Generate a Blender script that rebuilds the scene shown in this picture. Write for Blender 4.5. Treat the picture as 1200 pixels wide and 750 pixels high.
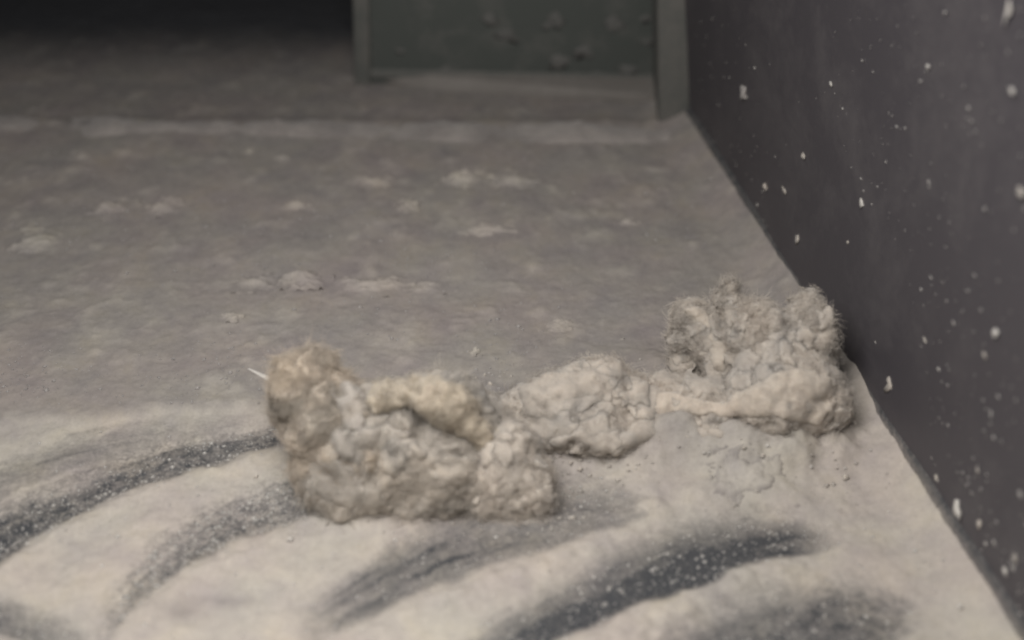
import bpy, bmesh, math, random
import numpy as np
from mathutils import Vector, Matrix, Euler

for o in list(bpy.data.objects):
    bpy.data.objects.remove(o)
S = bpy.context.scene
C = S.collection
random.seed(7)
rng = np.random.default_rng(7)

# ------------------------------------------------------------------ camera
PITCH = math.radians(35)
CAM_H = 0.30*math.sin(PITCH)
FPX = 1500.0
cam_d = bpy.data.cameras.new('camera')
cam = bpy.data.objects.new('camera', cam_d)
C.objects.link(cam)
cam.location = (0, 0, CAM_H)
cam.rotation_euler = (math.radians(90)-PITCH, 0, 0)
cam_d.sensor_width = 36
cam_d.lens = 45
cam_d.clip_start = 0.01
cam_d.clip_end = 20
cam_d.dof.use_dof = True
cam_d.dof.focus_distance = 0.278
cam_d.dof.aperture_fstop = 8.0
S.camera = cam

# ------------------------------------------------------------------ light
W = bpy.data.worlds.new('World')
S.world = W
W.use_nodes = True
bgn = W.node_tree.nodes['Background']
bgn.inputs[0].default_value = (0.90, 0.95, 1.0, 1)
bgn.inputs[1].default_value = 0.075

def area(name, loc, aim, size, power, col):
    l = bpy.data.lights.new(name, 'AREA')
    l.shape = 'DISK'
    l.size = size
    l.energy = power
    l.color = col
    o = bpy.data.objects.new(name, l)
    C.objects.link(o)
    o.location = loc
    d = Vector(aim)-Vector(loc)
    o.rotation_euler = d.to_track_quat('-Z', 'Y').to_euler()
    return o
area('work_lamp', (-0.045, 0.105, 0.205), (-0.012, 0.145, 0.0), 0.15, 0.72, (1.0, 0.965, 0.925))

S.view_settings.view_transform = 'Standard'
S.view_settings.look = 'None'
S.view_settings.exposure = 0
S.view_settings.gamma = 1
S.render.resolution_x = 1024
S.render.resolution_y = 640
try:
    S.cycles.pixel_filter_type = 'GAUSSIAN'
    S.cycles.filter_width = 2.5
except Exception:
    pass

# ------------------------------------------------------------------ helpers
sp, cp = math.sin(PITCH), math.cos(PITCH)
def P(px, py, z=0.0):
    """point of the place at height z that the photograph shows at px, py"""
    u = (px-600)/FPX
    v = -(py-375)/FPX
    d = Vector((u, cp+v*sp, -sp+v*cp))
    t = (z-CAM_H)/d.z
    return Vector((0, 0, CAM_H))+d*t
def Q(px, py, Y):
    """the same on the upright plane y = Y"""
    u = (px-600)/FPX
    v = -(py-375)/FPX
    d = Vector((u, cp+v*sp, -sp+v*cp))
    return Vector((0, 0, CAM_H))+d*(Y/d.y)
def proj(x, y, z):
    dz = z-CAM_H
    dep = y*cp-dz*sp
    up = y*sp+dz*cp
    return 600+FPX*x/dep, 375-FPX*up/dep
MM = 0.001

def h3(i, j, k, s):
    n = (i*374761393+j*668265263+k*1274126177+s*974634777) & 0xffffffff
    n = ((n ^ (n >> 13))*1274126177) & 0xffffffff
    n = ((n ^ (n >> 16))*2246822519) & 0xffffffff
    return ((n ^ (n >> 15)) & 0xffffff)/float(0xffffff)*2-1
def vnoise(p, seed=0):
    p = np.asarray(p, dtype=np.float64)
    f = np.floor(p)
    i = f.astype(np.int64)
    t = p-f
    t = t*t*t*(t*(t*6-15)+10)
    r = 0
    for a in (0, 1):
        wa = t[:, 0] if a else 1-t[:, 0]
        for b in (0, 1):
            wb = t[:, 1] if b else 1-t[:, 1]
            for c in (0, 1):
                wc = t[:, 2] if c else 1-t[:, 2]
                r = r+wa*wb*wc*h3(i[:, 0]+a, i[:, 1]+b, i[:, 2]+c, seed)
    return r
ROT = np.array([[0.36, 0.48, -0.8], [-0.8, 0.60, 0.0], [0.48, 0.64, 0.60]])
def fbm(p, octs=4, seed=0, gain=0.5):
    p = np.asarray(p, dtype=np.float64)
    r = 0
    a = 1.0
    for o in range(octs):
        r = r+a*vnoise(p, seed+o*17)
        p = (p @ ROT.T)*2.03+11.3
        a *= gain
    return r
def ridged(p, octs=4, seed=0, gain=0.55):
    p = np.asarray(p, dtype=np.float64)
    r = 0
    a = 1.0
    for o in range(octs):
        r = r+a*(1-2*np.abs(vnoise(p, seed+o*13)))
        p = (p @ ROT.T)*2.07+5.7
        a *= gain
    return r
def sstep(a, b, x):
    t = np.clip((x-a)/(b-a), 0, 1)
    return t*t*(3-2*t)

def mesh_np(name, V, F, attrs=None, smooth=True):
    me = bpy.data.meshes.new(name)
    V = np.asarray(V, dtype=np.float32)
    F = np.asarray(F, dtype=np.int32)
    n, k = F.shape
    me.vertices.add(len(V))
    me.vertices.foreach_set('co', V.ravel())
    me.loops.add(n*k)
    me.loops.foreach_set('vertex_index', F.ravel())
    me.polygons.add(n)
    me.polygons.foreach_set('loop_start', np.arange(0, n*k, k, dtype=np.int32))
    me.polygons.foreach_set('use_smooth', np.full(n, smooth, dtype=bool))
    for an, av in (attrs or {}).items():
        a = me.attributes.new(an, 'FLOAT', 'POINT')
        a.data.foreach_set('value', np.asarray(av, dtype=np.float32))
    me.update(calc_edges=True)
    return me
def link(name, me, mat, parent=None, kind=None):
    o = bpy.data.objects.new(name, me)
    if not me.materials:
        me.materials.append(mat)
    C.objects.link(o)
    if parent:
        o.parent = parent
    if kind:
        o['kind'] = kind
    return o
def tag(o, label, cat=None, group=None, kind=None):
    o['label'] = label
    if cat: o['category'] = cat
    if group: o['group'] = group
    if kind: o['kind'] = kind
    return o
def empty(name, loc, label, cat, group=None):
    o = bpy.data.objects.new(name, None)
    o.empty_display_size = 0.01
    C.objects.link(o)
    o.location = loc
    return tag(o, label, cat, group)

# ------------------------------------------------------------------ materials
def newmat(name):
    m = bpy.data.materials.new(name)
    m.use_nodes = True
    nt = m.node_tree
    b = nt.nodes['Principled BSDF']
    return m, nt, b
def nd(nt, t, **kw):
    n = nt.nodes.new(t)
    for k, v in kw.items():
        setattr(n, k, v)
    return n
def noise(nt, scale, detail=4, rough=0.55, dist=0.0, vec=None):
    n = nd(nt, 'ShaderNodeTexNoise')
    n.inputs['Scale'].default_value = scale
    n.inputs['Detail'].default_value = detail
    n.inputs['Roughness'].default_value = rough
    n.inputs['Distortion'].default_value = dist
    if vec: nt.links.new(vec, n.inputs['Vector'])
    return n
def ramp(nt, src, pts):
    r = nd(nt, 'ShaderNodeValToRGB')
    e = r.color_ramp.elements
    while len(e) < len(pts): e.new(0.5)
    for q, (p, c) in zip(e, pts):
        q.position = p
        q.color = c if len(c) == 4 else (*c, 1)
    nt.links.new(src, r.inputs[0])
    return r
def mixc(nt, fac, a, b, mode='MIX'):
    m = nd(nt, 'ShaderNodeMix', data_type='RGBA', blend_type=mode)
    if isinstance(fac, (int, float)): m.inputs[0].default_value = fac
    else: nt.links.new(fac, m.inputs[0])
    for i, s in ((6, a), (7, b)):
        if isinstance(s, tuple): m.inputs[i].default_value = s if len(s) == 4 else (*s, 1)
        else: nt.links.new(s, m.inputs[i])
    return m.outputs[2]
def math_(nt, op, a, b=0.0, clamp=False):
    m = nd(nt, 'ShaderNodeMath', operation=op, use_clamp=clamp)
    for i, s in ((0, a), (1, b)):
        if isinstance(s, (int, float)): m.inputs[i].default_value = s
        else: nt.links.new(s, m.inputs[i])
    return m.outputs[0]
def bump(nt, b, h, dist, strength=1.0):
    n = nd(nt, 'ShaderNodeBump')
    n.inputs['Distance'].default_value = dist
    n.inputs['Strength'].default_value = strength
    nt.links.new(h, n.inputs['Height'])
    nt.links.new(n.outputs[0], b.inputs['Normal'])
def ocoord(nt):
    return nd(nt, 'ShaderNodeNewGeometry').outputs['Position']

GREY = (0.268, 0.246, 0.230)      # settled grey dust
PALE = (0.400, 0.368, 0.330)      # compacted, wiped dust
METAL = (0.055, 0.057, 0.062)

def floor_material():
    m, nt, b = newmat('dust_over_dark_sheet_metal')
    pos = ocoord(nt)
    cov = nd(nt, 'ShaderNodeAttribute', attribute_name='cover').outputs['Fac']
    swp = nd(nt, 'ShaderNodeAttribute', attribute_name='swept').outputs['Fac']
    spk = nd(nt, 'ShaderNodeAttribute', attribute_name='speckle').outputs['Fac']
    n1 = noise(nt, 90, 5, 0.6, 0.3, pos).outputs[0]
    n2 = noise(nt, 420, 4, 0.65, 0.2, pos).outputs[0]
    n3 = noise(nt, 1500, 3, 0.7, 0.0, pos).outputs[0]
    dust = mixc(nt, swp, GREY, PALE)
    tone = ramp(nt, n1, [(0.30, (0.84, 0.84, 0.89)), (0.55, (1, 1, 1)), (0.75, (1.06, 1.045, 0.98))]).outputs[0]
    dust = mixc(nt, 1.0, dust, tone, 'MULTIPLY')
    pink = ramp(nt, noise(nt, 38, 3, 0.5, 0, pos).outputs[0], [(0.40, (0.99, 1.0, 0.985)), (0.62, (1.02, 0.99, 0.985))]).outputs[0]
    dust = mixc(nt, 1.0, dust, pink, 'MULTIPLY')
    fine = ramp(nt, n2, [(0.25, (0.90, 0.90, 0.90)), (0.7, (1.06, 1.06, 1.06))]).outputs[0]
    dust = mixc(nt, 1.0, dust, fine, 'MULTIPLY')
    # broken coverage: cover + grain
    g = math_(nt, 'SUBTRACT', n3, 0.5)
    g2 = math_(nt, 'SUBTRACT', n2, 0.5)
    g = math_(nt, 'ADD', math_(nt, 'MULTIPLY', g, 1.4), math_(nt, 'MULTIPLY', g2, 1.3))
    g = math_(nt, 'MULTIPLY', g, math_(nt, 'ADD', math_(nt, 'MULTIPLY', spk, 1.1), 0.22))
    c = math_(nt, 'ADD', cov, g, clamp=True)
    # no grain where fully covered
    full = ramp(nt, cov, [(0.80, (0, 0, 0)), (0.97, (1, 1, 1))]).outputs[0]
    cc = nd(nt, 'ShaderNodeMix', data_type='FLOAT')
    nt.links.new(full, cc.inputs[0]); nt.links.new(c, cc.inputs[2]); cc.inputs[3].default_value = 1.0
    c = cc.outputs[0]
    col = mixc(nt, c, METAL, dust)
    nt.links.new(col, b.inputs['Base Color'])
    r = nd(nt, 'ShaderNodeMapRange'); nt.links.new(c, r.inputs[0])
    r.inputs[3].default_value = 0.45; r.inputs[4].default_value = 1.0
    nt.links.new(r.outputs[0], b.inputs['Roughness'])
    b.inputs['Specular IOR Level'].default_value = 0.25
    hh = math_(nt, 'ADD', math_(nt, 'MULTIPLY', n2, 0.8), math_(nt, 'MULTIPLY', n3, 0.30))
    gr = ramp(nt, n3, [(0.25, (0.90, 0.90, 0.90)), (0.75, (1.08, 1.08, 1.08))]).outputs[0]
    nt.links.new(mixc(nt, 1.0, col, gr, 'MULTIPLY'), b.inputs['Base Color'])
    bump(nt, b, hh, 0.0006, 0.5)
    return m
M_FLOOR = floor_material()

FIB = {}
def lint_material(name, ca, cb, cc, bs=0.6, fibre=False):
    if not fibre:
        FIB[name] = lint_material(name+'_fibre', *[tuple(min(0.85, 1.22*q) for q in c) for c in (ca, cb, cc)], bs, True)
    m, nt, b = newmat(name)
    pos = ocoord(nt)
    n1 = noise(nt, 70, 4, 0.55, 0.5, pos).outputs[0]
    n2 = noise(nt, 520, 5, 0.7, 0.4, pos).outputs[0]
    n3 = noise(nt, 2100, 2, 0.6, 0.0, pos).outputs[0]
    col = ramp(nt, n1, [(0.34, ca), (0.50, cb), (0.66, cc)]).outputs[0]
    f = ramp(nt, n2, [(0.28, (0.84, 0.84, 0.85)), (0.65, (1.06, 1.06, 1.05))]).outputs[0]
    col = mixc(nt, 1.0, col, f, 'MULTIPLY')
    nt.links.new(col, b.inputs['Base Color'])
    b.inputs['Roughness'].default_value = 1.0
    b.inputs['Specular IOR Level'].default_value = 0.1
    b.inputs['Sheen Weight'].default_value = 0.15
    b.inputs['Subsurface Weight'].default_value = 0.0 if fibre else 0.6
    b.inputs['Subsurface Radius'].default_value = (1.0, 0.97, 0.93)
    b.inputs['Subsurface Scale'].default_value = 0.0026
    hh = math_(nt, 'ADD', math_(nt, 'MULTIPLY', n2, 0.9), math_(nt, 'MULTIPLY', n3, 0.25))
    if not fibre: bump(nt, b, hh, 0.0005, bs)
    return m
M_TAN = lint_material('tan_lint', (0.325, 0.29, 0.248), (0.385, 0.33, 0.272), (0.415, 0.352, 0.282))
M_CREAM = lint_material('cream_crust', (0.37, 0.325, 0.265), (0.42, 0.365, 0.292), (0.40, 0.345, 0.285), 0.5)
M_GREYLINT = lint_material('grey_beige_lint', (0.355, 0.327, 0.298), (0.415, 0.373, 0.328), (0.46, 0.408, 0.355))
M_FLUFF = lint_material('grey_fluff', (0.30, 0.28, 0.268), (0.35, 0.325, 0.31), (0.39, 0.36, 0.34))
M_TANGREY = lint_material('warm_beige_lint', (0.39, 0.355, 0.315), (0.45, 0.40, 0.345), (0.50, 0.435, 0.37))
M_BODY = lint_material('grey_tan_lint', (0.31, 0.286, 0.258), (0.36, 0.327, 0.289), (0.41, 0.362, 0.308))
M_RIDGE = lint_material('dull_ridge_dust', (0.255, 0.233, 0.222), (0.30, 0.275, 0.26), (0.35, 0.32, 0.30))
M_WHITE = lint_material('pale_flake', (0.48, 0.455, 0.42), (0.53, 0.50, 0.46), (0.57, 0.53, 0.48), 0.2)

def painted_metal(name, col, rough, dust_amt, dust_col=(0.30, 0.28, 0.27), scale=60, low=0.56, spec=0.3):
    m, nt, b = newmat(name)
    pos = ocoord(nt)
    n1 = noise(nt, scale, 5, 0.6, 0.6, pos).outputs[0]
    n2 = noise(nt, scale*9, 4, 0.7, 0.0, pos).outputs[0]
    s = math_(nt, 'ADD', math_(nt, 'MULTIPLY', n1, 0.7), math_(nt, 'MULTIPLY', n2, 0.3))
    k = ramp(nt, s, [(low-0.1, (0, 0, 0)), (low+0.12, (1, 1, 1))]).outputs[0]
    k = math_(nt, 'MULTIPLY', k, dust_amt)
    c = mixc(nt, k, col, dust_col)
    nt.links.new(c, b.inputs['Base Color'])
    r = nd(nt, 'ShaderNodeMapRange'); nt.links.new(k, r.inputs[0])
    r.inputs[3].default_value = rough; r.inputs[4].default_value = 1.0
    nt.links.new(r.outputs[0], b.inputs['Roughness'])
    b.inputs['Specular IOR Level'].default_value = spec
    bump(nt, b, n2, 0.0002, 0.35)
    return m
M_SIDE = painted_metal('charcoal_painted_sheet', (0.064, 0.059, 0.066), 0.50, 0.12, scale=45)
M_GREEN = painted_metal('dark_green_paint', (0.080, 0.088, 0.082), 0.8, 0.5, (0.19, 0.18, 0.17), scale=75, low=0.60)
M_FRAME = painted_metal('dusty_green_frame', (0.098, 0.103, 0.097), 0.85, 0.6, (0.17, 0.16, 0.148), scale=60, low=0.48)
M_BLOTCH = painted_metal('dull_dust_blotch', (0.11, 0.11, 0.105), 0.9, 0.5, (0.16, 0.15, 0.145), scale=90)
M_FLANGE = painted_metal('dusty_flange', (0.17, 0.157, 0.145), 0.9, 0.6, (0.23, 0.215, 0.20), scale=60, low=0.5)
M_GAP_SHADE = painted_metal('gap_shade_black', (0.034, 0.030, 0.031), 0.8, 0.02, (0.05, 0.05, 0.05), spec=0.05)  # black painted in place of the shade inside the rear gap

# ------------------------------------------------------------------ floor
def wallx(y):
    a, b = P(812, 160), P(1183, 750)
    return a.x+(y-a.y)*(b.x-a.x)/(b.y-a.y)
BACK_Y = 0.347
# wipe marks: x, upper edge, lower edge, strength, speckle; photo pixels on the floor plane
STREAKS = [
 dict(x=[-250, -60, 0, 60, 130, 200, 280, 350, 400], t=[770, 640, 602, 578, 548, 523, 508, 497, 492], b=[860, 708, 655, 622, 588, 556, 534, 521, 514],
      s=[0.9, 0.9, 0.85, 0.80, 0.80, 0.72, 0.66, 0.66, 0.3], sp=0.75, pk=0.62),
 dict(x=[-300, -60, 0, 90, 190, 260, 330], t=[720, 590, 548, 520, 500, 490, 482], b=[800, 628, 582, 552, 530, 512, 500],
      s=[0.4, 0.4, 0.40, 0.42, 0.32, 0.25, 0.05], sp=0.1, pk=0.5),
 dict(x=[110, 140, 175, 215, 270, 320, 385, 410], t=[722, 690, 650, 618, 590, 572, 552, 548], b=[770, 735, 700, 665, 635, 618, 602, 600],
      s=[0.1, 0.35, 0.48, 0.55, 0.62, 0.66, 0.62, 0.1], sp=1.0, pk=0.68),
 dict(x=[-220, -60, 0, 40, 90, 140], t=[640, 690, 708, 722, 742, 765], b=[700, 738, 746, 762, 790, 810],
      s=[0.8, 0.7, 0.62, 0.55, 0.40, 0.0], sp=0.5, pk=0.5),
 dict(x=[330, 380, 410, 462, 519, 575, 631, 669, 706, 745, 770], t=[728, 704, 686, 655, 628, 612, 596, 582, 576, 582, 590], b=[790, 750, 733, 712, 684, 664, 650, 636, 622, 612, 606],
      s=[0, 0.36, 0.58, 0.68, 0.66, 0.62, 0.58, 0.55, 0.50, 0.34, 0.0], sp=0.16, pk=0.36),
 dict(x=[480, 545, 600, 669, 725, 800, 867, 930, 965, 990], t=[810, 764, 728, 688, 656, 627, 613, 612, 622, 636], b=[880, 812, 778, 748, 723, 690, 668, 652, 648, 640],
      s=[0.6, 0.72, 0.85, 0.95, 0.98, 0.98, 0.93, 0.80, 0.35, 0], sp=0.22, pk=0.66),
 dict(x=[720, 800, 850, 900, 960, 1010, 1050, 1085], t=[820, 765, 742, 720, 702, 698, 706, 722], b=[960, 880, 840, 800, 775, 762, 750, 735],
      s=[0.8, 0.8, 0.80, 0.78, 0.75, 0.66, 0.50, 0], sp=0.55, pk=0.45),
 dict(x=[630, 655, 690, 725, 750], t=[556, 560, 566, 576, 590], b=[580, 588, 594, 598, 600],
      s=[0, 0.20, 0.24, 0.20, 0], sp=0.2, pk=0.5),
]
xs = np.concatenate([np.linspace(-0.7, -0.235, 24)[:-1], np.arange(-0.235, 0.125, 0.00062)])
ys = np.concatenate([np.linspace(0.02, 0.118, 14)[:-1], np.arange(0.118, 0.262, 0.00052), np.arange(0.262, 0.50, 0.0011)])
X, Y = np.meshgrid(xs, ys)
X = X.ravel(); Y = Y.ravel()
N3 = np.stack([X, Y, np.zeros_like(X)], 1)
lo = fbm(N3*55, 3, 3)
mid = fbm(N3*220, 3, 9)
hi = fbm(N3*750, 3, 21)
px, py = proj(X, Y, 0.0)
wx = px+fbm(N3*130, 3, 31)*5
wy = py+fbm(N3*np.array([90, 160, 1]), 3, 41)*4.5
cover = np.ones_like(X)
speck = np.zeros_like(X)
Z = np.zeros_like(X)
edge = np.interp(px, [-400, 0, 60, 130, 180, 260, 330, 600, 760, 900, 1010, 1100, 1300], [540, 503, 494, 492, 484, 479, 474, 505, 540, 505, 470, 450, 430])
soft = np.interp(px, [0, 330, 600, 1000, 1100], [5, 6, 26, 45, 70])
swept = sstep(-1, 1, (py+fbm(N3*80, 3, 51)*5-edge)/soft)
dapple = 1-0.12*sstep(0.1, 0.9, fbm(N3*np.array([60, 110, 1]), 3, 71))
# right-hand apron keeps more settled dust
apron = sstep(850, 1010, px)*sstep(760, 600, py+0.12*(px-1000))
smudge = 1-sum(a*np.exp(-((wx-x0)/w)**2-((wy-y0)/h)**2) for x0, y0, w, h, a in [(213, 716, 24, 13, 0.9), (272, 704, 26, 7, 0.7), (470, 626, 12, 6, 0.6), (842, 700, 16, 8, 0.6), (620, 690, 20, 6, 0.3), (900, 690, 40, 9, 0.35)])
swept2 = swept*dapple*(1+0.04*apron)*smudge
for i, st in enumerate(STREAKS):
    tt = np.interp(wx, st['x'], st['t']); bb = np.interp(wx, st['x'], st['b'])
    bb = bb+0.08*(bb-tt); tt = tt-0.36*(bb-tt)
    t = (wy-tt)/(bb-tt)
    s = np.interp(wx, st['x'], st['s'], left=0, right=0)
    prof = sstep(-0.25, st['pk'], t)*(1-sstep(0.80, 1.06, t))
    # long scratches that run with the stroke
    lines = fbm(np.stack([wx*0.012+i*9, t*11, np.full_like(wx, i*3.1)], 1), 4, 61+i, 0.65)
    halo = np.exp(-((t-0.5)/1.3)**2)*np.clip(lines-0.25, 0, 1)*0.15*(s > 0)
    r = np.clip(1.12*s*prof**1.45*(1+0.15*lines)+halo*np.minimum(1, s*3), 0, 1)
    cover = np.minimum(cover, 1-r)
    speck = np.maximum(speck, 0.7*st['sp']*sstep(0.02, 0.25, r))
    Z -= 0.0009*s*prof
    Z += 0.0009*s*np.exp(-((t-1.16)/0.16)**2)*(1+0.6*mid+0.3*hi)
    Z += 0.0005*s*np.exp(-((t+0.30)/0.22)**2)
bed = 0.0012*(1-swept)
lumps = np.clip(fbm(N3*170, 3, 91)-0.35, 0, 1)
swept2 = swept2+(1-swept)*(0.55*lumps+0.25*np.clip(fbm(N3*np.array([75, 110, 1]), 4, 191)-0.2, 0, 1)+0.10*np.clip(hi, 0, 1))
Z += bed+(1-swept)*(0.0003*lo+0.0005*lumps+0.00008*mid+0.00012*hi)+swept*(0.00010*lo+0.00010*mid+0.00012*hi)*(0.35+cover)
# loose dust spilled in front of the heap of lint, part of the bed
cover = cover
ap = 0
for x0, y0, w, h, a in [(800, 540, 60, 26, 2.6), (860, 548, 60, 28, 3.0), (915, 535, 60, 26, 3.0), (965, 535, 45, 26, 2.2), (765, 568, 45, 22, 2.2), (825, 582, 55, 22, 1.9), (735, 540, 40, 22, 2.3), (765, 596, 32, 14, 1.6), (885, 575, 55, 26, 1.8), (1000, 545, 40, 24, 1.2), (600, 500, 60, 26, 1.6), (680, 545, 50, 18, 1.2)]:
    ap = np.maximum(ap, a*np.exp(-(((wx-x0)/w)**2+((wy-y0)/h)**2)**1.3))
apn = fbm(N3*260, 3, 97); apr = ridged(N3*420, 2, 99)
Z += 0.001*ap*(0.85+0.18*apn+0.05*apr)
am = sstep(0.3, 1.6, ap)
swept2 = swept2*(1-0.12*am)+am*0.22*np.clip(apn, 0, 1)
cover = np.maximum(cover, am)
sk = 0
for x0, y0, w, h, a in [(790, 524, 62, 24, 6.4), (865, 528, 62, 26, 6.8), (925, 530, 45, 24, 5.6), (972, 522, 34, 22, 4.2), (735, 520, 44, 22, 4.4), (660, 540, 60, 12, 1.8), (600, 606, 50, 14, 2.2), (545, 596, 40, 14, 2.4), (470, 604, 75, 15, 3.0), (400, 596, 40, 16, 2.8), (370, 540, 25, 20, 1.8), (340, 505, 26, 14, 1.6), (800, 440, 70, 26, 2.5), (990, 480, 22, 26, 2.0)]:
    sk = np.maximum(sk, a*np.exp(-(((wx-x0)/w)**2+((wy-y0)/h)**2)))
Z += 0.001*sk*(1+0.05*apn)+0.00025*apn*sstep(0.3, 1.5, sk)
cover = np.maximum(cover, sstep(0.4, 1.4, sk))
# drift against the foot of the side sheet
dw = wallx(Y)-X
Z += 0.0055*np.clip(1-dw/(0.012+0.0008*lo), 0, 1.6)**2
# rear strip: thin dust over dark metal; cover fades rearwards to paint the light falloff
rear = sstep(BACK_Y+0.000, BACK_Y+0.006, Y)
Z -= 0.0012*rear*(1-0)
shade_fade = sstep(0.43, 0.375, Y+0.004*lo+0.0015*mid)
cover = np.where(rear > 0, cover*(1-rear*(1-0.80*shade_fade)), cover)
bare = X < -0.20
nx, ny = len(xs), len(ys)
idx = np.arange(nx*ny).reshape(ny, nx)
F = np.stack([idx[:-1, :-1], idx[:-1, 1:], idx[1:, 1:], idx[1:, :-1]], -1).reshape(-1, 4)
fx = X[F].min(1)
fy = Y[F].mean(1)
F = F[fx < wallx(fy)+0.006]
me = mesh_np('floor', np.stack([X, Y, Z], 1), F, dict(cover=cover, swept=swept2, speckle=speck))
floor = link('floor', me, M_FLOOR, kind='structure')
floor['label'] = 'metal floor under grey dust with pale curved finger wipes'
Zg = Z.reshape(ny, nx)
def floor_z(x, y):
    j = min(max(int(np.searchsorted(xs, x)), 0), nx-1)
    i = min(max(int(np.searchsorted(ys, y)), 0), ny-1)
    return float(Zg[i, j])

# ------------------------------------------------------------------ generic solids
def box_mesh(name, p0, p1, p2, h_vec, bev=0.0004, seg=2):
    """prism: p0->p1 edge, p0->p2 edge, extruded by h_vec"""
    bm = bmesh.new()
    p0, p1, p2, h = map(Vector, (p0, p1, p2, h_vec))
    e1, e2 = p1-p0, p2-p0
    vs = [bm.verts.new(p0+a*e1+b*e2+c*h) for a in (0, 1) for b in (0, 1) for c in (0, 1)]
    for f in ((0, 1, 3, 2), (4, 6, 7, 5), (0, 4, 5, 1), (2, 3, 7, 6), (0, 2, 6, 4), (1, 5, 7, 3)):
        bm.faces.new([vs[i] for i in f])
    bmesh.ops.recalc_face_normals(bm, faces=bm.faces)
    if bev:
        bmesh.ops.bevel(bm, geom=list(bm.edges), offset=bev, segments=seg, affect='EDGES', profile=0.6)
    me = bpy.data.meshes.new(name)
    bm.to_mesh(me)
    bm.free()
    for p in me.polygons: p.use_smooth = True
    return me
def local(me, origin):
    me.transform(Matrix.Translation(-Vector(origin)))
    return me

# ------------------------------------------------------------------ side sheet (right)
LEAN = -0.105
def wall_point(y, z, off=0.0):
    return Vector((wallx(y)+LEAN*z*sstepf((y-0.20)/0.14)+off, y, z))
def sstepf(t):
    t = min(max(t, 0), 1)
    return t*t*(3-2*t)
V, Fq, cv = [], [], []
wy_ = np.linspace(0.03, 0.362, 110)
wz_ = np.linspace(-0.003, 0.24, 70)
for z in wz_:
    for y in wy_:
        p = wall_point(y, z)
        n = fbm(np.array([[y*9, z*9, 3.0]]), 2, 5)[0]
        V.append((p.x+0.0007*n+0.0, y, z))
n1, n2 = len(wy_), len(wz_)
for j in range(n2-1):
    for i in range(n1-1):
        a = j*n1+i
        Fq.append((a, a+n1, a+n1+1, a+1))
nv = len(V)
V += [(v[0]+0.0016, v[1], v[2]) for v in V]
Fq += [(a+nv, b+nv, c+nv, d+nv)[::-1] for a, b, c, d in Fq[:]]
rim = [i for i in range(n1)]+[i*n1+n1-1 for i in range(1, n2)]+[(n2-1)*n1+i for i in range(n1-2, -1, -1)]+[i*n1 for i in range(n2-2, 0, -1)]
for a, b in zip(rim, rim[1:]+rim[:1]):
    Fq.append((a, b, b+nv, a+nv))
side_origin = Vector((wallx(0.2), 0.2, 0))
me = mesh_np('sheet', V, Fq)
side = empty('side_panel', side_origin, 'charcoal painted metal sheet flecked with dust rising along the right', 'panel')
link('painted_sheet', local(me, side_origin), M_SIDE, side)
# dust that has crept up the foot of the sheet
V, Fq = [], []
yy = np.linspace(0.10, 0.346, 420)
for k in range(9):
    q = k/8
    for y in yy:
        nn = fbm(np.array([[y*120, q*3, 1.0]]), 3, 8)[0]
        hgt = 0.0030+0.0012*nn
        z = -0.001+(0.0075+hgt*0.35)*q
        off = -0.0006-0.0035*(1-q)**2+0.0002*nn*(1-q)
        if q == 1: off = 0.0005
        p = wall_point(y, z, off)
        V.append(p[:])
n1 = len(yy)
for j in range(8):
    for i in range(n1-1):
        a = j*n1+i
        Fq.append((a, a+n1, a+n1+1, a+1))
me = mesh_np('foot_dust', V, Fq, dict(cover=np.repeat(1-0.95*sstep(0.38, 1.0, np.linspace(0, 1, 9)), n1), swept=np.full(len(V), 0.4), speckle=np.full(len(V), 0.35)))
o = link('foot_dust', local(me, side_origin), M_FLOOR, side, 'stuff')

# ------------------------------------------------------------------ rear: ledge, box, sheet for the gap's shade
def lump_bar(name, pts, width, height, seed, rough=0.5, seg=300, ring=10):
    """long low heap of dust along a floor line"""
    V, Fq = [], []
    pts = [Vector(p) for p in pts]
    for i in range(seg+1):
        u = i/seg*(len(pts)-1)
        k = min(int(u), len(pts)-2)
        c = pts[k].lerp(pts[k+1], u-k)
        s = np.array([[c.x*60, seed, 0.0], [c.x*260, seed, 4.0], [c.x*40, seed, 9.0]])
        a = vnoise(s, seed)
        h = height*(1+rough*a[0]+0.3*a[1])
        w = width*(1+0.4*a[2])
        for j in range(ring+1):
            t = j/ring*math.pi
            nn = fbm(np.array([[c.x*300, math.cos(t)*2, seed]]), 2, seed)[0]
            V.append((c.x, c.y+math.cos(t)*w+0.0003*nn, c.z-0.0008+max(0, math.sin(t))**0.8*h*(1+0.2*nn)))
    for i in range(seg):
        for j in range(ring):
            a = i*(ring+1)+j
            Fq.append((a, a+ring+1, a+ring+2, a+1))
    return mesh_np(name, V, Fq)

LX0, LX1 = P(-380, 146), P(800, 166)
ledge_o = Vector(((LX0.x+LX1.x)/2, (LX0.y+LX1.y)/2, 0))
ledge = empty('threshold_strip', ledge_o, 'low dusty threshold strip running across the floor in front of the green box', 'threshold')
me = box_mesh('strip', (LX0.x, LX0.y-0.0010, -0.0005), (LX1.x, LX1.y-0.0010, -0.0005), (LX0.x, LX0.y+0.0045, -0.0005), (0, 0, 0.0016), 0.0005)
link('metal_strip', local(me, ledge_o), M_FLANGE, ledge)
me = lump_bar('dust_ridge', [(LX0.x, LX0.y+0.001, 0.0008), (LX1.x, LX1.y+0.001, 0.0008)], 0.0058, 0.0020, 5, 0.7, 420)
link('dust_ridge', local(me, ledge_o), M_RIDGE, ledge, 'stuff')

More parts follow.
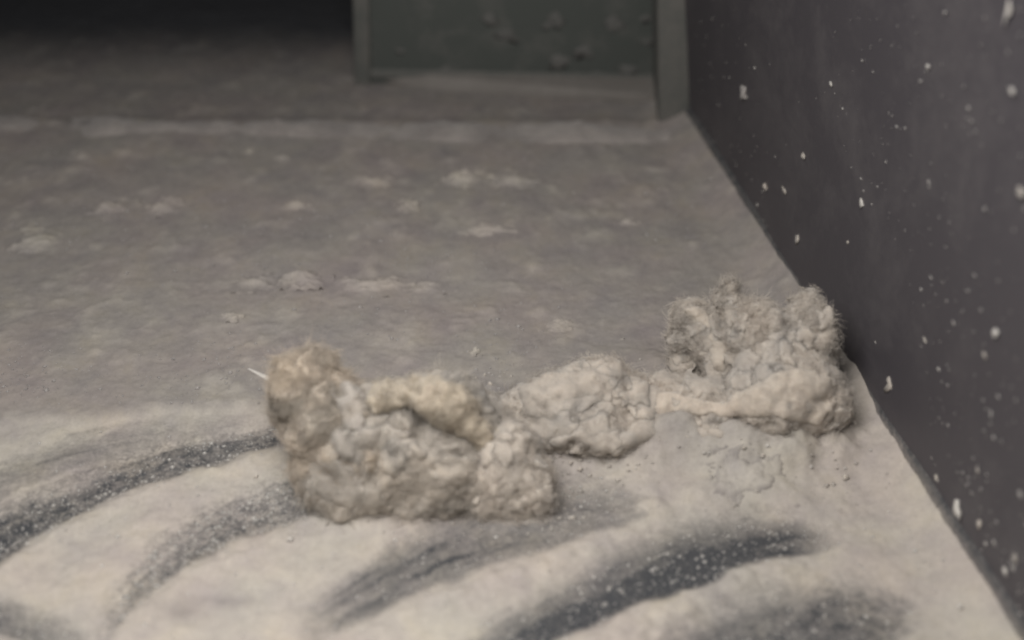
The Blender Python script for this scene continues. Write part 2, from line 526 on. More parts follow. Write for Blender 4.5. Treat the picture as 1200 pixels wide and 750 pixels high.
# green box standing on the rear floor
A = P(415, 100, 0.0); B = P(812, 108, 0.0)
A.z = B.z = -0.001
ex = (B-A).normalized()
en = Vector((ex.y, -ex.x, 0))          # outwards, towards the camera
if en.y > 0: en = -en
Wd = (B-A).length
box_o = (A+B)/2
gb = empty('green_box', box_o, 'dark green metal box with dusty raised frame standing at the back right', 'box')
HB = 0.17
def slab(name, u0, u1, z0, z1, d0, d1, mat, bev=0.0004, lean=0.0):
    p0 = A+ex*u0+en*d0+Vector((0, 0, z0))
    me = box_mesh(name, p0, A+ex*u1+en*d0+Vector((0, 0, z0)), A+ex*u0+en*d1+Vector((0, 0, z0)), (lean*(z1-z0), 0, z1-z0), bev)
    return link(name, local(me, box_o), mat, gb)
slab('recessed_face', 0.0035, Wd-0.006, 0.001, HB-0.002, -0.0030, -0.0012, M_GREEN)
slab('frame_upright', 0.0, 0.0052, 0.0, HB, -0.05, 0.0, M_FRAME, 0.0008, 0.05)
pl, pr = P(772, 149), P(809, 151)
me = box_mesh('corner_post', (pl.x, pl.y, -0.001), (pr.x+0.001, pr.y, -0.001), (pl.x+0.002, pl.y+0.06, -0.001), (-0.075*HB, 0, HB), 0.0012)
link('corner_post', local(me, box_o), M_FRAME, gb)
slab('frame_rail', 0.0052, Wd-0.0098, 0.0030, 0.0062, -0.0030, -0.0003, M_FRAME, 0.0007)
slab('toe_gap_shade', 0.0052, Wd-0.0098, -0.0005, 0.0030, -0.0060, -0.0030, M_GREEN, 0.0003)  # dark toe added; its paint stands in for a shadow gap under the flange
slab('frame_rail', 0.0, Wd, HB, HB+0.004, -0.05, 0.0006, M_FRAME, 0.0007)
# wedge-shaped foot flange, wider to the right
bm = bmesh.new()
pp = [(0.0052, -0.003, 0.0040), (Wd-0.0098, -0.003, 0.0046), (Wd-0.0105, 0.0100, 0.0026), (0.022, 0.0030, 0.0004)]
top = [bm.verts.new(A+ex*u+en*d+Vector((0, 0, z+0.0012))) for u, d, z in pp]
bot = [bm.verts.new(A+ex*u+en*d+Vector((0, 0, z-0.0010))) for u, d, z in pp]
bm.faces.new(top); bm.faces.new(bot[::-1])
for i in range(4):
    bm.faces.new((top[i], bot[i], bot[(i+1) % 4], top[(i+1) % 4]))
bmesh.ops.recalc_face_normals(bm, faces=bm.faces)
bmesh.ops.bevel(bm, geom=list(bm.edges), offset=0.0004, segments=2, affect='EDGES')
me = bpy.data.meshes.new('foot_flange'); bm.to_mesh(me); bm.free()
link('foot_flange', local(me, box_o), M_FLANGE, gb)

# added black sheet behind the box; its colour stands in for the gap's shade
bk = box_mesh('gap_shade_sheet', (-0.55, 0.47, -0.003), (0.12, 0.47, -0.003), (-0.55, 0.473, -0.003), (0, 0, 0.26), 0.0004)
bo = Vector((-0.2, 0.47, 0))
o = link('gap_shade_sheet', local(bk, bo), M_GAP_SHADE)
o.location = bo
tag(o, 'black sheet standing in for the shade in the gap left of the green box', 'panel')

# ------------------------------------------------------------------ lint clumps
def remesh(bm, voxel, name):
    me = bpy.data.meshes.new(name)
    bm.to_mesh(me); bm.free()
    o = bpy.data.objects.new('tmp', me)
    C.objects.link(o)
    md = o.modifiers.new('r', 'REMESH')
    md.mode = 'VOXEL'; md.voxel_size = voxel; md.adaptivity = 0
    dg = bpy.context.evaluated_depsgraph_get()
    ev = o.evaluated_get(dg)
    m2 = bpy.data.meshes.new_from_object(ev)
    bpy.data.objects.remove(o)
    bpy.data.meshes.remove(me)
    return m2
def ball(bm, c, r, rot=(0, 0, 0)):
    m = Matrix.Translation(c) @ Euler(rot).to_matrix().to_4x4() @ Matrix.Diagonal((*r, 1))
    bmesh.ops.create_icosphere(bm, subdivisions=3, radius=1, matrix=m)
def get_np(me):
    n = len(me.vertices)
    v = np.empty(n*3, np.float32); me.vertices.foreach_get('co', v)
    return v.reshape(-1, 3).astype(np.float64)
def normals(me):
    n = len(me.vertices)
    v = np.empty(n*3, np.float32); me.vertices.foreach_get('normal', v)
    return v.reshape(-1, 3).astype(np.float64)
def set_np(me, v):
    me.vertices.foreach_set('co', v.astype(np.float32).ravel()); me.update()

def seg_dist(px, py, pts):
    d = np.full(px.shape, 1e9)
    for (x0, y0), (x1, y1) in zip(pts, pts[1:]):
        dx, dy = x1-x0, y1-y0
        t = np.clip(((px-x0)*dx+(py-y0)*dy)/(dx*dx+dy*dy+1e-9), 0, 1)
        d = np.minimum(d, np.hypot(px-x0-t*dx, py-y0-t*dy))
    return d

def clump(name, balls, seed, amp, creases=(), voxel=0.00052, floor_fade=True, fine=1.0):
    """balls: px, py, height z of centre (mm), radii mm (x, y, z), optional rotation"""
    bm = bmesh.new()
    for b in balls:
        rot = b[4] if len(b) > 4 else (0, 0, 0)
        ball(bm, P(b[0], b[1], b[2]*MM), tuple(r*MM for r in b[3]), rot)
    me = remesh(bm, voxel, name)
    v = get_np(me); n = normals(me)
    q = v+0.0042*np.stack([fbm(v*120, 2, seed+1), fbm(v*120, 2, seed+2), fbm(v*120, 2, seed+3)], 1)
    d1 = fbm(q*110, 3, seed+5)
    d2 = ridged(q*np.array([250, 200, 95]), 3, seed+7)
    v = v+n*((1.05*d1+0.22*(d2-0.35))*amp*MM)[:, None]
    v[:, 2] += 0.0
    set_np(me, v); n = normals(me)
    d3 = ridged(v*620, 3, seed+9)
    d4 = fbm(v*1500, 2, seed+11)
    w3 = v+0.0012*np.stack([fbm(v*300, 2, seed+41), fbm(v*300, 2, seed+42), fbm(v*300, 2, seed+43)], 1)
    v = v+n*((0.10*ridged(w3*np.array([480, 420, 200]), 3, seed+9)+0.16*d4+0.16*fbm(w3*800, 2, seed+13)-0.08)*fine*MM)[:, None]
    px, py = proj(v[:, 0], v[:, 1], v[:, 2])
    jx = px+fbm(v*500, 2, seed+31)*3; jy = py+fbm(v*500, 2, seed+33)*3
    view = v-np.array([0, 0, CAM_H]); view /= np.linalg.norm(view, axis=1)[:, None]
    front = np.clip(-(n*view).sum(1)*2.5, 0, 1)
    for pts, w, dep in creases:
        d = seg_dist(jx, jy, pts)
        a = np.exp(-(d/w)**2)*front
        v = v+view*(a*dep*MM)[:, None]
    set_np(me, v)
    for p in me.polygons: p.use_smooth = True
    return me

def fibres(me, count, lmin, lmax, rad, seed, upbias=0.25, zmin=0.0005):
    """a felt of short fibres lying on and standing off the lump, in tufts that share a direction"""
    v = get_np(me); n = normals(me)
    r = np.random.default_rng(seed)
    ok = np.where((v[:, 2] > zmin) & (n[:, 1] < 0.75))[0]
    TU = 8
    nt_ = max(1, count//TU)
    c0 = np.repeat(r.choice(ok, nt_), TU)
    m = len(c0)
    p = v[c0]+r.normal(0, 0.00045, (m, 3)); nn = n[c0]
    # a slowly turning grain direction over the lump, plus a tuft direction
    flow = np.stack([fbm(v[c0]*90, 2, seed+1), fbm(v[c0]*90, 2, seed+2), fbm(v[c0]*90, 2, seed+3)], 1)
    dv = np.repeat(r.normal(0, 0.55, (nt_, 3)), TU, 0)
    lift = np.repeat(np.where(r.random(nt_) < 0.12, 0.8, 0.08), TU)[:, None]
    d = flow*1.3+dv+r.normal(0, 0.28, (m, 3))
    d = d-nn*(d*nn).sum(1)[:, None]
    d /= np.linalg.norm(d, axis=1)[:, None]+1e-9
    d = d+nn*lift+np.array([0, 0, 0.1])
    d /= np.linalg.norm(d, axis=1)[:, None]
    L = (np.repeat(0.55+r.exponential(0.5, nt_), TU)*r.uniform(lmin, lmax, m)*MM)[:, None]
    bend = r.normal(0, 0.5, (m, 3))-nn*0.15
    s = np.cross(d, r.normal(0, 1, (m, 3))); s /= np.linalg.norm(s, axis=1)[:, None]+1e-9
    t2 = np.cross(d, s)
    K = 3
    out = np.empty((m, K, 3, 3))
    p = p+nn*0.0001
    for k in range(K):
        rr = rad*MM*(1.0, 0.85, 0.3)[k]
        for a in range(3):
            out[:, k, a] = p+s*math.cos(a*2.094)*rr+t2*math.sin(a*2.094)*rr
        p = p+d*(L/(K-1)); d = d+bend*0.5; d /= np.linalg.norm(d, axis=1)[:, None]
    fc = []
    for k in range(K-1):
        for a in range(3):
            b = (a+1) % 3
            fc.append((k*3+a, k*3+b, k*3+3+b, k*3+3+a))
    Fq = (np.arange(m)[:, None, None]*9+np.array(fc)[None]).reshape(-1, 4)
    return mesh_np('fibres', out.reshape(-1, 3), Fq)

def finish_clump(root_name, loc, label, parts, fib, cat='dust clump', group=None):
    root = empty(root_name, loc, label, cat, group)
    for nm, me, mat in parts:
        src = me
        if fib and fib.get(nm):
            cnt, l0, l1, rad, sd, fm = fib[nm]
            fme = fibres(src, cnt, l0, l1, rad, sd)
            link('fibres', local(fme, loc), FIB[fm.name], root, 'stuff')
        link(nm, local(me, loc), mat, root)
    return root

from mathutils.bvhtree import BVHTree
def drape(name, poly, targets, thick, seed, step=1.5, rag=3.0, bv=None, smooth=14):
    """a thin torn layer of matted lint lying on the clump, with its own thickness and ragged rim"""
    bvhs = []
    for me in targets:
        if bv is not None and me.name in bv:
            bvhs.append(bv[me.name]); continue
        bvhs.append(BVHTree.FromPolygons([q.co[:] for q in me.vertices], [p.vertices[:] for p in me.polygons]))
        if bv is not None: bv[me.name] = bvhs[-1]
    pa = np.array(poly, float)
    x0, y0 = pa.min(0)-8; x1, y1 = pa.max(0)+8
    gx, gy = np.meshgrid(np.arange(x0, x1, step), np.arange(y0, y1, step))
    ny_, nx_ = gx.shape
    fx_, fy_ = gx.ravel(), gy.ravel()
    inside = np.zeros(len(fx_), bool)
    for (ax, ay), (bx, by) in zip(poly, poly[1:]+poly[:1]):
        c = ((ay > fy_) != (by > fy_))
        with np.errstate(divide='ignore', invalid='ignore'):
            xi = (bx-ax)*(fy_-ay)/((by-ay) if by != ay else 1e-9)+ax
        inside ^= c & (fx_ < xi)
    d = seg_dist(fx_, fy_, poly+[poly[0]])*np.where(inside, 1, -1)
    nq = np.stack([fx_*0.06, fy_*0.06, np.full_like(fx_, seed)], 1)
    d = d+rag*fbm(nq*2.2, 3, seed)
    th = thick*(0.75+0.25*sstep(0, 10, d))*(1+0.35*fbm(nq*1.3, 3, seed+5)+0.05*fbm(nq*5, 2, seed+6))
    off = np.where(d > 0, th, -0.7)
    o0 = Vector((0, 0, CAM_H))
    V = []; ok = []; DD = []
    for x, y, f in zip(fx_, fy_, off):
        u = (x-600)/FPX; v_ = -(y-375)/FPX
        dr = Vector((u, cp+v_*sp, -sp+v_*cp)).normalized()
        best = None
        for b in bvhs:
            h = b.ray_cast(o0, dr)
            if h[0] is not None and (best is None or h[3] < best[3]): best = h
        if best is None or best[0].z < -0.0005:
            V.append((0, 0, 0)); DD.append((0, 0, 0)); ok.append(False); continue
        nn = best[1]
        if nn.dot(dr) > 0: nn = -nn
        V.append(best[0][:]); DD.append((nn*0.35-dr*0.5+Vector((0, 0, 0.25)))[:]); ok.append(True)
    V = np.array(V); ok = np.array(ok); DD = np.array(DD)
    G = V.reshape(ny_, nx_, 3).copy(); K = ok.reshape(ny_, nx_, 1).astype(float); D0 = DD.reshape(ny_, nx_, 3).copy()
    for _ in range(smooth):
        for arr in (G, D0):
            w = np.zeros_like(K); acc = np.zeros_like(arr)
            for sl_a, sl_b in ((np.s_[1:], np.s_[:-1]), (np.s_[:-1], np.s_[1:])):
                acc[sl_a] += arr[sl_b]*K[sl_b]; w[sl_a] += K[sl_b]
                acc[:, sl_a] += arr[:, sl_b]*K[:, sl_b]; w[:, sl_a] += K[:, sl_b]
            new = np.where((w > 0) & (K > 0), 0.4*arr+0.6*acc/np.maximum(w, 1), arr)
            if arr is G: Gn = new
            else: Dn = new
        # stay on or above the surface underneath, bridging its hollows
        G = Gn; D0 = Dn
    V = G.reshape(-1, 3)+D0.reshape(-1, 3)*(off*MM)[:, None]
    # relax depth jumps
    near = d > -step*1.6
    idx = np.arange(nx_*ny_).reshape(ny_, nx_)
    Fq = np.stack([idx[:-1, :-1], idx[1:, :-1], idx[1:, 1:], idx[:-1, 1:]], -1).reshape(-1, 4)
    good = ok[Fq].all(1) & near[Fq].all(1)
    Fq = Fq[good]
    e = V[Fq]
    span = np.linalg.norm(e.max(1)-e.min(1), axis=1)
    Fq = Fq[span < 0.0045]
    if len(Fq) < 4: return bpy.data.meshes.new(name)
    used, inv = np.unique(Fq.ravel(), return_inverse=True)
    me = mesh_np(name, V[used], inv.reshape(-1, 4))
    for _ in range(3):
        bm = bmesh.new(); bm.from_mesh(me)
        bmesh.ops.smooth_vert(bm, verts=bm.verts, factor=0.35, use_axis_x=True, use_axis_y=True, use_axis_z=True)
        bm.to_mesh(me); bm.free()
    return me
def flakes(targets, n, seed, rmin=5, rmax=17, thick=0.75):
    """many small torn shreds of lint over a clump, joined"""
    r = np.random.default_rng(seed)
    allv = np.concatenate([get_np(m) for m in targets]); alln = np.concatenate([normals(m) for m in targets])
    view = allv-np.array([0, 0, CAM_H]); view /= np.linalg.norm(view, axis=1)[:, None]
    ok = np.where(((alln*view).sum(1) < -0.25) & (allv[:, 2] > 0.002))[0]
    Vs, Fs, k = [], [], 0
    for i in range(n):
        p = allv[r.choice(ok)]
        qx, qy = proj(*p)
        R0 = r.uniform(rmin, rmax); asp = r.uniform(0.45, 0.9); an = r.normal(0, 0.5)
        poly = []
        for a in np.linspace(0, 6.283, 10)[:-1]:
            rr = R0*r.uniform(0.65, 1.25)
            X_, Y_ = rr*math.cos(a), rr*asp*math.sin(a)
            poly.append((qx+X_*math.cos(an)-Y_*math.sin(an), qy+X_*math.sin(an)+Y_*math.cos(an)))
        me = drape('shred', poly, targets, thick*r.uniform(0.6, 1.4), seed*31+i, 2.0, 4.0, bv=BV, smooth=10)
        if len(me.polygons) > 3:
            v = get_np(me); f = np.array([q.vertices[:] for q in me.polygons])
            Vs.append(v); Fs.append(f+k); k += len(v)
        bpy.data.meshes.remove(me)
    return mesh_np('shreds', np.concatenate(Vs), np.concatenate(Fs))
BV = {}
GRP = 'scraped-up lumps of matted lint'
# -- left clump
lc = P(460, 575, 0)
tuft = clump('tan_tuft', [
 (354, 462, 20, (5.4, 5.2, 5.6)), (362, 434, 24, (4.8, 4.4, 4.4)), (346, 438, 23, (3.8, 3.8, 4.2)), (342, 478, 15, (3.6, 4.0, 4.2)), (380, 456, 20, (3.8, 4.0, 4.4)), (374, 478, 18, (5.6, 5.4, 6.0)),
 (378, 500, 15, (6.4, 6.5, 7.0)), (350, 492, 13, (4.2, 4.2, 4.6)), (392, 525, 11, (6.4, 6.8, 7.5)), (386, 550, 7, (5.6, 6.0, 6.5)), (412, 490, 16, (5.5, 5.6, 6.5)), (415, 520, 12, (5.2, 6, 7))],
 111, 1.9, creases=[([(392, 450), (402, 462)], 5, 2.4), ([(384, 462), (398, 478)], 4, 1.3), ([(330, 492), (350, 504)], 5, 1.8), ([(400, 532), (420, 536)], 5, 2.6), ([(342, 478), (352, 490)], 4, 1.4), ([(368, 430), (360, 470)], 5, 0.8), ([(362, 555), (370, 566)], 5, 1.8)])
body = clump('lint_body', [
 (395, 562, 5, (7.2, 6.2, 6.0)), (425, 515, 12, (8.0, 8, 9.0)), (440, 558, 6, (9.5, 8, 8)), (465, 520, 10, (11, 9, 10.0)),
 (500, 540, 8, (12, 9, 9.5)), (480, 568, 4, (13, 7, 6)), (535, 545, 6, (9, 8, 8)), (555, 540, 5, (7, 7, 7)), (430, 578, 3, (8, 6, 5)),
 (455, 476, 18, (7.5, 7, 5)), (500, 474, 18, (8.5, 7, 5.2)), (530, 482, 16, (7, 6.5, 5)), (550, 502, 13, (6.5, 6.5, 5)), (575, 520, 9, (5, 5, 5)), (430, 480, 17, (5, 5, 4.5)),
 ], 101, 1.3,
 creases=[([(456, 480), (450, 520), (438, 560)], 8, 2.0), ([(480, 478), (494, 490), (490, 512)], 8, 3.4), ([(494, 492), (540, 512), (572, 532)], 10, 2.6),
          ([(510, 545), (575, 552)], 5, 1.3), ([(412, 560), (425, 590)], 6, 1.2), ([(530, 570), (575, 565)], 4, 1.2), ([(470, 500), (466, 560)], 5, 0.7), ([(520, 530), (560, 540)], 4, 0.9)])
flap = drape('crust_flap', [(428, 474), (434, 455), (452, 446), (478, 450), (490, 442), (515, 443), (540, 455), (556, 470), (562, 488), (575, 503), (582, 520), (570, 532), (556, 525), (545, 514), (526, 504), (506, 500), (494, 486), (478, 478), (455, 484), (440, 488)], [body], 2.7, 11)
pink = drape('torn_layer', [(392, 440), (412, 452), (436, 456), (430, 480), (424, 510), (408, 505), (398, 480), (386, 462)], [body, tuft], 1.0, 12)
low = drape('torn_layer', [(362, 545), (385, 535), (412, 548), (430, 575), (425, 600), (390, 592), (366, 572)], [body, tuft], 0.9, 13)
sh_tuft = flakes([tuft], 12, 15, 10, 24, 0.9)
sh_lc = flakes([body], 22, 5, 12, 36, 1.05)
_r = finish_clump('lint_clump', lc, 'largest tan clump of matted lint with cream crust overhanging a hollow, at left', [('tan_tuft', tuft, M_TAN), ('lint_body', body, M_BODY), ('crust_flap', flap, M_CREAM), ('torn_layer', pink, M_GREYLINT), ('torn_layer', low, M_BODY)],
   dict(tan_tuft=(21000, 0.5, 2.0, 0.045, 8, M_TAN), lint_body=(23000, 0.5, 1.6, 0.045, 1, M_BODY), crust_flap=(2600, 0.3, 0.9, 0.04, 2, M_CREAM)), group=GRP)
link('shreds', local(sh_lc, lc), M_BODY, _r, 'stuff')
link('shreds', local(sh_tuft, lc), M_TAN, _r, 'stuff')
# -- small clump in front
c2 = P(600, 590, 0)
body = clump('lint_body', [
 (600, 535, 9, (6, 5.5, 5.5)), (590, 560, 6, (7, 6, 6)), (615, 560, 5.5, (6, 6, 5.5)), (600, 582, 3, (8.5, 5, 5)), (575, 583, 2.5, (5, 5, 4)), (624, 580, 2.5, (4, 4, 3.2)), (600, 522, 8, (3.6, 4, 4))],
 201, 1.2, creases=[([(618, 520), (620, 535)], 3, 2.0), ([(590, 570), (592, 595)], 4, 1.3), ([(565, 540), (568, 556)], 4, 1.3), ([(605, 575), (618, 600)], 3, 0.9)])
sh_c2 = flakes([body], 9, 6, 8, 20, 1.2)
_r = finish_clump('lint_clump', c2, 'small pinkish crumb of lint nestled against the front right of the largest clump', [('lint_body', body, M_GREYLINT)],
   dict(lint_body=(7000, 0.4, 1.5, 0.045, 3, M_GREYLINT)), group=GRP)
link('shreds', local(sh_c2, c2), M_GREYLINT, _r, 'stuff')
# -- middle clump
c3 = P(680, 525, 0)
body = clump('lint_body', [
 (655, 468, 8, (9, 7, 5.6)), (695, 455, 9, (9, 6, 5.6)), (625, 478, 5, (7, 6, 5.2)), (725, 466, 7, (8, 7, 5.4)), (680, 492, 6.5, (10, 7, 5)), (760, 472, 5.5, (7, 6, 4.6)),
 (700, 508, 5, (8, 6, 3.6)), (655, 505, 5, (6.5, 5, 3)), (618, 494, 3, (5, 4, 3.6)), (735, 495, 4.5, (9, 6, 4.2)), (588, 486, 3, (7, 5, 3.4)), (560, 478, 2, (6, 5, 3.0))],
 301, 1.2, creases=[([(612, 488), (635, 500)], 4, 1.4), ([(648, 530), (664, 530), (676, 518)], 4, 2.0), ([(685, 528), (700, 538), (712, 537)], 3.5, 2.4),
   ([(735, 440), (738, 480)], 5, 1.5), ([(690, 500), (700, 470), (718, 455)], 5, 0.9), ([(655, 470), (668, 490)], 5, 0.8)])
t1 = drape('torn_layer', [(650, 512), (690, 502), (722, 505), (735, 520), (718, 534), (700, 533), (684, 522), (668, 514), (660, 526), (640, 524)], [body], 1.2, 21)
t2 = drape('torn_layer', [(608, 455), (640, 436), (690, 428), (722, 445), (718, 470), (670, 478), (640, 496), (614, 490)], [body], 1.1, 22)
sh_c3 = flakes([body], 20, 7, 12, 34, 0.95)
_r = finish_clump('lint_clump', c3, 'rounded grey beige lump with cracked lower edge between the largest clump and the corner heap', [('lint_body', body, M_GREYLINT), ('torn_layer', t1, M_GREYLINT), ('torn_layer', t2, M_GREYLINT)],
   dict(lint_body=(15000, 0.4, 1.4, 0.045, 4, M_GREYLINT)), group=GRP)
link('shreds', local(sh_c3, c3), M_GREYLINT, _r, 'stuff')
# -- right heap
c4 = P(880, 530, 0)
body = clump('lint_body', [
 (932, 452, 12, (9.0, 8, 8.0)), (905, 470, 10, (10, 8, 8)), (955, 472, 9, (7, 6.5, 6.2)), (915, 430, 15, (8, 7, 6)),
 (870, 478, 7, (10, 7, 4.6)), (830, 474, 6.5, (10, 6, 4.6)), (740, 470, 5, (9, 6, 4.4)), (760, 500, 3.5, (10, 6, 3.8)), (790, 468, 5.5, (9, 6, 4.4)), (765, 482, 4.5, (9, 6, 4.2)), (850, 500, 4, (12, 6, 4)), (800, 505, 3, (10, 6, 3.6)), (900, 505, 4, (10, 6, 4.5)),
 ], 401, 1.2, creases=[([(770, 498), (790, 499)], 3.5, 2.6), ([(862, 491), (866, 492)], 4, 2.8), ([(955, 470), (970, 468)], 5, 1.8), ([(930, 505), (925, 525)], 4, 1.8),
   ([(800, 503), (840, 500), (860, 492)], 3, 0.9), ([(970, 500), (985, 490)], 4, 1.6), ([(745, 440), (800, 452), (850, 470), (880, 452)], 6, -0.8)])
upper = clump('curled_top', [
 (890, 372, 21, (5, 4, 4.5)), (882, 395, 18, (5, 4.5, 4.4)), (918, 385, 20, (6, 5, 5)), (940, 362, 22, (3.6, 3.6, 4)), (948, 385, 20, (5, 4.5, 6)), (955, 405, 17, (5, 5, 6)), (930, 415, 15, (6, 5, 4.4)),
 (812, 372, 17, (3.6, 3.6, 3.6), (0, 0, 0)), (825, 385, 15, (4.2, 4, 4.5)), (838, 405, 12, (4.4, 4, 5)), (848, 425, 10, (4, 4, 4)), (800, 395, 12, (3, 3, 3)),
 (852, 345, 20, (2.6, 2.4, 4.0)), (862, 366, 17, (3.0, 3, 4)), (868, 392, 14, (3.4, 3, 4)), (800, 425, 6, (3, 3, 3))],
 431, 1.5, creases=[([(875, 340), (878, 352)], 4, 2.0), ([(908, 402), (925, 396)], 4, 2.0), ([(855, 365), (862, 395)], 5, 1.8), ([(795, 405), (800, 420)], 5, 1.8), ([(880, 415), (900, 425)], 5, 1.4)], voxel=0.00048)
t1 = drape('torn_layer', [(748, 458), (800, 462), (845, 474), (880, 452), (930, 428), (972, 442), (982, 478), (958, 500), (900, 490), (862, 489), (800, 487), (770, 491), (742, 480)], [body], 1.3, 31)
t2 = drape('torn_layer', [(735, 507), (790, 502), (840, 499), (870, 496), (862, 520), (800, 528), (742, 530)], [body], 0.9, 32)
t3 = drape('torn_layer', [(800, 362), (818, 360), (838, 376), (854, 408), (850, 438), (835, 432), (825, 402), (806, 384)], [upper], 1.1, 33)
sh_c4 = flakes([body, upper], 30, 8, 11, 32, 1.0)
_r = finish_clump('lint_clump', c4, 'broad corner heap of lint with ragged curled top leaning toward the charcoal sheet', [('lint_body', body, M_GREYLINT), ('curled_top', upper, M_GREYLINT), ('torn_layer', t1, M_TANGREY), ('torn_layer', t2, M_GREYLINT), ('torn_layer', t3, M_TANGREY)],
   dict(lint_body=(15000, 0.4, 1.2, 0.045, 5, M_GREYLINT), curled_top=(22000, 0.5, 1.8, 0.045, 6, M_GREYLINT)), group=GRP)
link('shreds', local(sh_c4, c4), M_GREYLINT, _r, 'stuff')
# pale crumbs on the apron
def crumb(name, px_, py_, rx, ry, rz, seed, mat, label, cat, group, rot=0.0, sink=0.3, base=None, sub=3):
    bm = bmesh.new()
    bmesh.ops.create_icosphere(bm, subdivisions=sub, radius=1)
    me = bpy.data.meshes.new(name); bm.to_mesh(me); bm.free()
    v = get_np(me)
    n = v/np.linalg.norm(v, axis=1)[:, None]
    v = n*(1+0.34*fbm(n*1.6+seed, 3, seed)-0.22*ridged(n*3+seed, 3, seed+3))[:, None]
    v = v*np.array([rx, ry, rz])*MM
    c, s = math.cos(rot), math.sin(rot)
    v = np.stack([v[:, 0]*c-v[:, 1]*s, v[:, 0]*s+v[:, 1]*c, v[:, 2]], 1)
    set_np(me, v)
    for p in me.polygons: p.use_smooth = True
    o = link(name, me, mat)
    p = P(px_, py_, 0)
    z = floor_z(p.x, p.y) if base is None else base*MM
    p = P(px_, py_, z)
    o.location = (p.x, p.y, z+rz*MM*(1-sink))
    tag(o, label, cat, group)
    LASTC[0] = o
    return o
LASTC = [None]
# splinter beside the left clump
bm = bmesh.new()
a, b_ = P(291, 432, 0.012), P(326, 449, 0.014)
bmesh.ops.create_cone(bm, cap_ends=True, segments=8, radius1=0.0002, radius2=0.0008, depth=1)
me = bpy.data.meshes.new('splinter'); bm.to_mesh(me); bm.free()
d = b_-a
me.transform(Matrix.Diagonal((1, 0.5, d.length, 1)))
v = get_np(me); v[:, 0] += 0.0004*np.sin(v[:, 2]*600); set_np(me, v)
o = link('splinter', me, M_WHITE)
o.location = (a+b_)/2
o.rotation_euler = d.to_track_quat('Z', 'Y').to_euler()
tag(o, 'tiny white splinter sticking out of the left side of the largest clump', 'splinter')

# ------------------------------------------------------------------ fluffs on the far floor
G2 = 'fluffs lying on the grey far floor'
FL = [
 (545, 210, 4.6, 3.4, 3.0, 'roundest fluff on the grey floor below the middle of the green box'),
 (600, 213, 4.4, 2.6, 1.8, 'low fluff just right of the roundest fluff on the grey floor'),
 (125, 244, 4.4, 3.0, 2.0, 'left one of two fluffs side by side on the far left floor'),
 (190, 244, 3.8, 2.6, 1.9, 'right one of two fluffs side by side on the far left floor'),
 (40, 284, 5.4, 3.4, 1.8, 'wide flat fluff at the left end of the grey floor'),
 (440, 214, 3.4, 2.6, 1.6, 'fluff left of the roundest fluff below the left edge of the green box'),
 (478, 240, 2.2, 2.6, 1.6, 'narrow fluff between the threshold strip and the pale broken streak of fluff'),
 (568, 270, 4.6, 1.9, 1.2, 'palest broken streak of fluff in the middle of the grey floor'),
 (735, 262, 1.9, 1.7, 1.4, 'lone small round fluff on the floor near the charcoal sheet'),
 (300, 331, 4.0, 2.6, 1.4, 'leftmost of three fluffs in a row halfway down the grey floor'),
 (356, 326, 4.0, 3.0, 2.2, 'tallest and middle one of three fluffs in a row on the grey floor'),
 (430, 336, 6.2, 2.8, 1.8, 'longest fluff, right end of the row of three on the grey floor'),
 (503, 334, 3.8, 2.2, 1.2, 'faint fluff right of the longest fluff on the grey floor'),
 (270, 370, 1.8, 1.6, 1.1, 'small fluff below the leftmost of the row of three fluffs'),
 (655, 382, 2.6, 1.8, 1.0, 'faint fluff on the floor behind the cracked middle lump'),
 (557, 412, 0.9, 0.9, 1.6, 'tiny upright pale speck behind the crust of the largest clump'),
 (345, 240, 3.0, 2.0, 1.0, 'faint fluff right of the pair of fluffs on the far left floor'),
 (292, 178, 1.8, 1.5, 1.1, 'left one of two small round fluffs just in front of the threshold strip'),
 (328, 186, 1.6, 1.5, 1.1, 'right one of two small round fluffs just in front of the threshold strip'),
 (96, 182, 3.0, 1.6, 0.9, 'faint fluff in front of the left part of the threshold strip'),
]
def heap(x, y, rx, ry, rz, seed, lab, lift=0.55, grp=None):
    """a soft low heap: its rim melts into the dust bed"""
    c = P(x, y, 0); c.z = floor_z(c.x, c.y)
    c = P(x, y, c.z)
    g = np.linspace(-1.5, 1.5, 44)
    GX, GY = np.meshgrid(g, g); GX = GX.ravel(); GY = GY.ravel()
    q = np.stack([GX*1.3+seed, GY*1.3, np.zeros_like(GX)+seed], 1)
    rr = np.hypot(GX, GY)*(1+0.50*fbm(q, 4, seed, 0.6))
    f = sstep(1.2, 0.0, rr)
    zz = rz*MM*1.15*f*(1+0.28*fbm(q*1.8, 3, seed+3))+0.00005*fbm(q*6, 2, seed+8)*f
    xx = c.x+GX*rx*MM; yy_ = c.y+GY*ry*MM
    fz = np.array([floor_z(a_, b_) for a_, b_ in zip(xx, yy_)])
    zz = fz+np.where(f > 0.02, zz-0.00004, -0.0006)
    idx = np.arange(44*44).reshape(44, 44)
    Fq = np.stack([idx[:-1, :-1], idx[:-1, 1:], idx[1:, 1:], idx[1:, :-1]], -1).reshape(-1, 4)
    Fq = Fq[(f[Fq].max(1) > 0.02)]
    V = np.stack([xx-c.x, yy_-c.y, zz-c.z], 1)
    used, inv = np.unique(Fq.ravel(), return_inverse=True)
    me = mesh_np('dust_fluff', V[used], inv.reshape(-1, 4), dict(cover=np.ones(len(used)), swept=(lift*f*1.6)[used], speckle=np.zeros(len(used))))
    o = link('dust_fluff', me, M_FLOOR)
    o.location = c
    tag(o, lab, 'fluff' if grp is None else 'crumb', grp or G2)
    return o
LIFT = {7: 1.1, 15: 1.0, 0: 0.85, 11: 0.75, 10: 0.65}
for i, (x, y, rx, ry, rz, lab) in enumerate(FL):
    heap(x, y, rx*1.25, ry*1.25, rz*0.62, 600+i*7, lab, LIFT.get(i, 0.58))

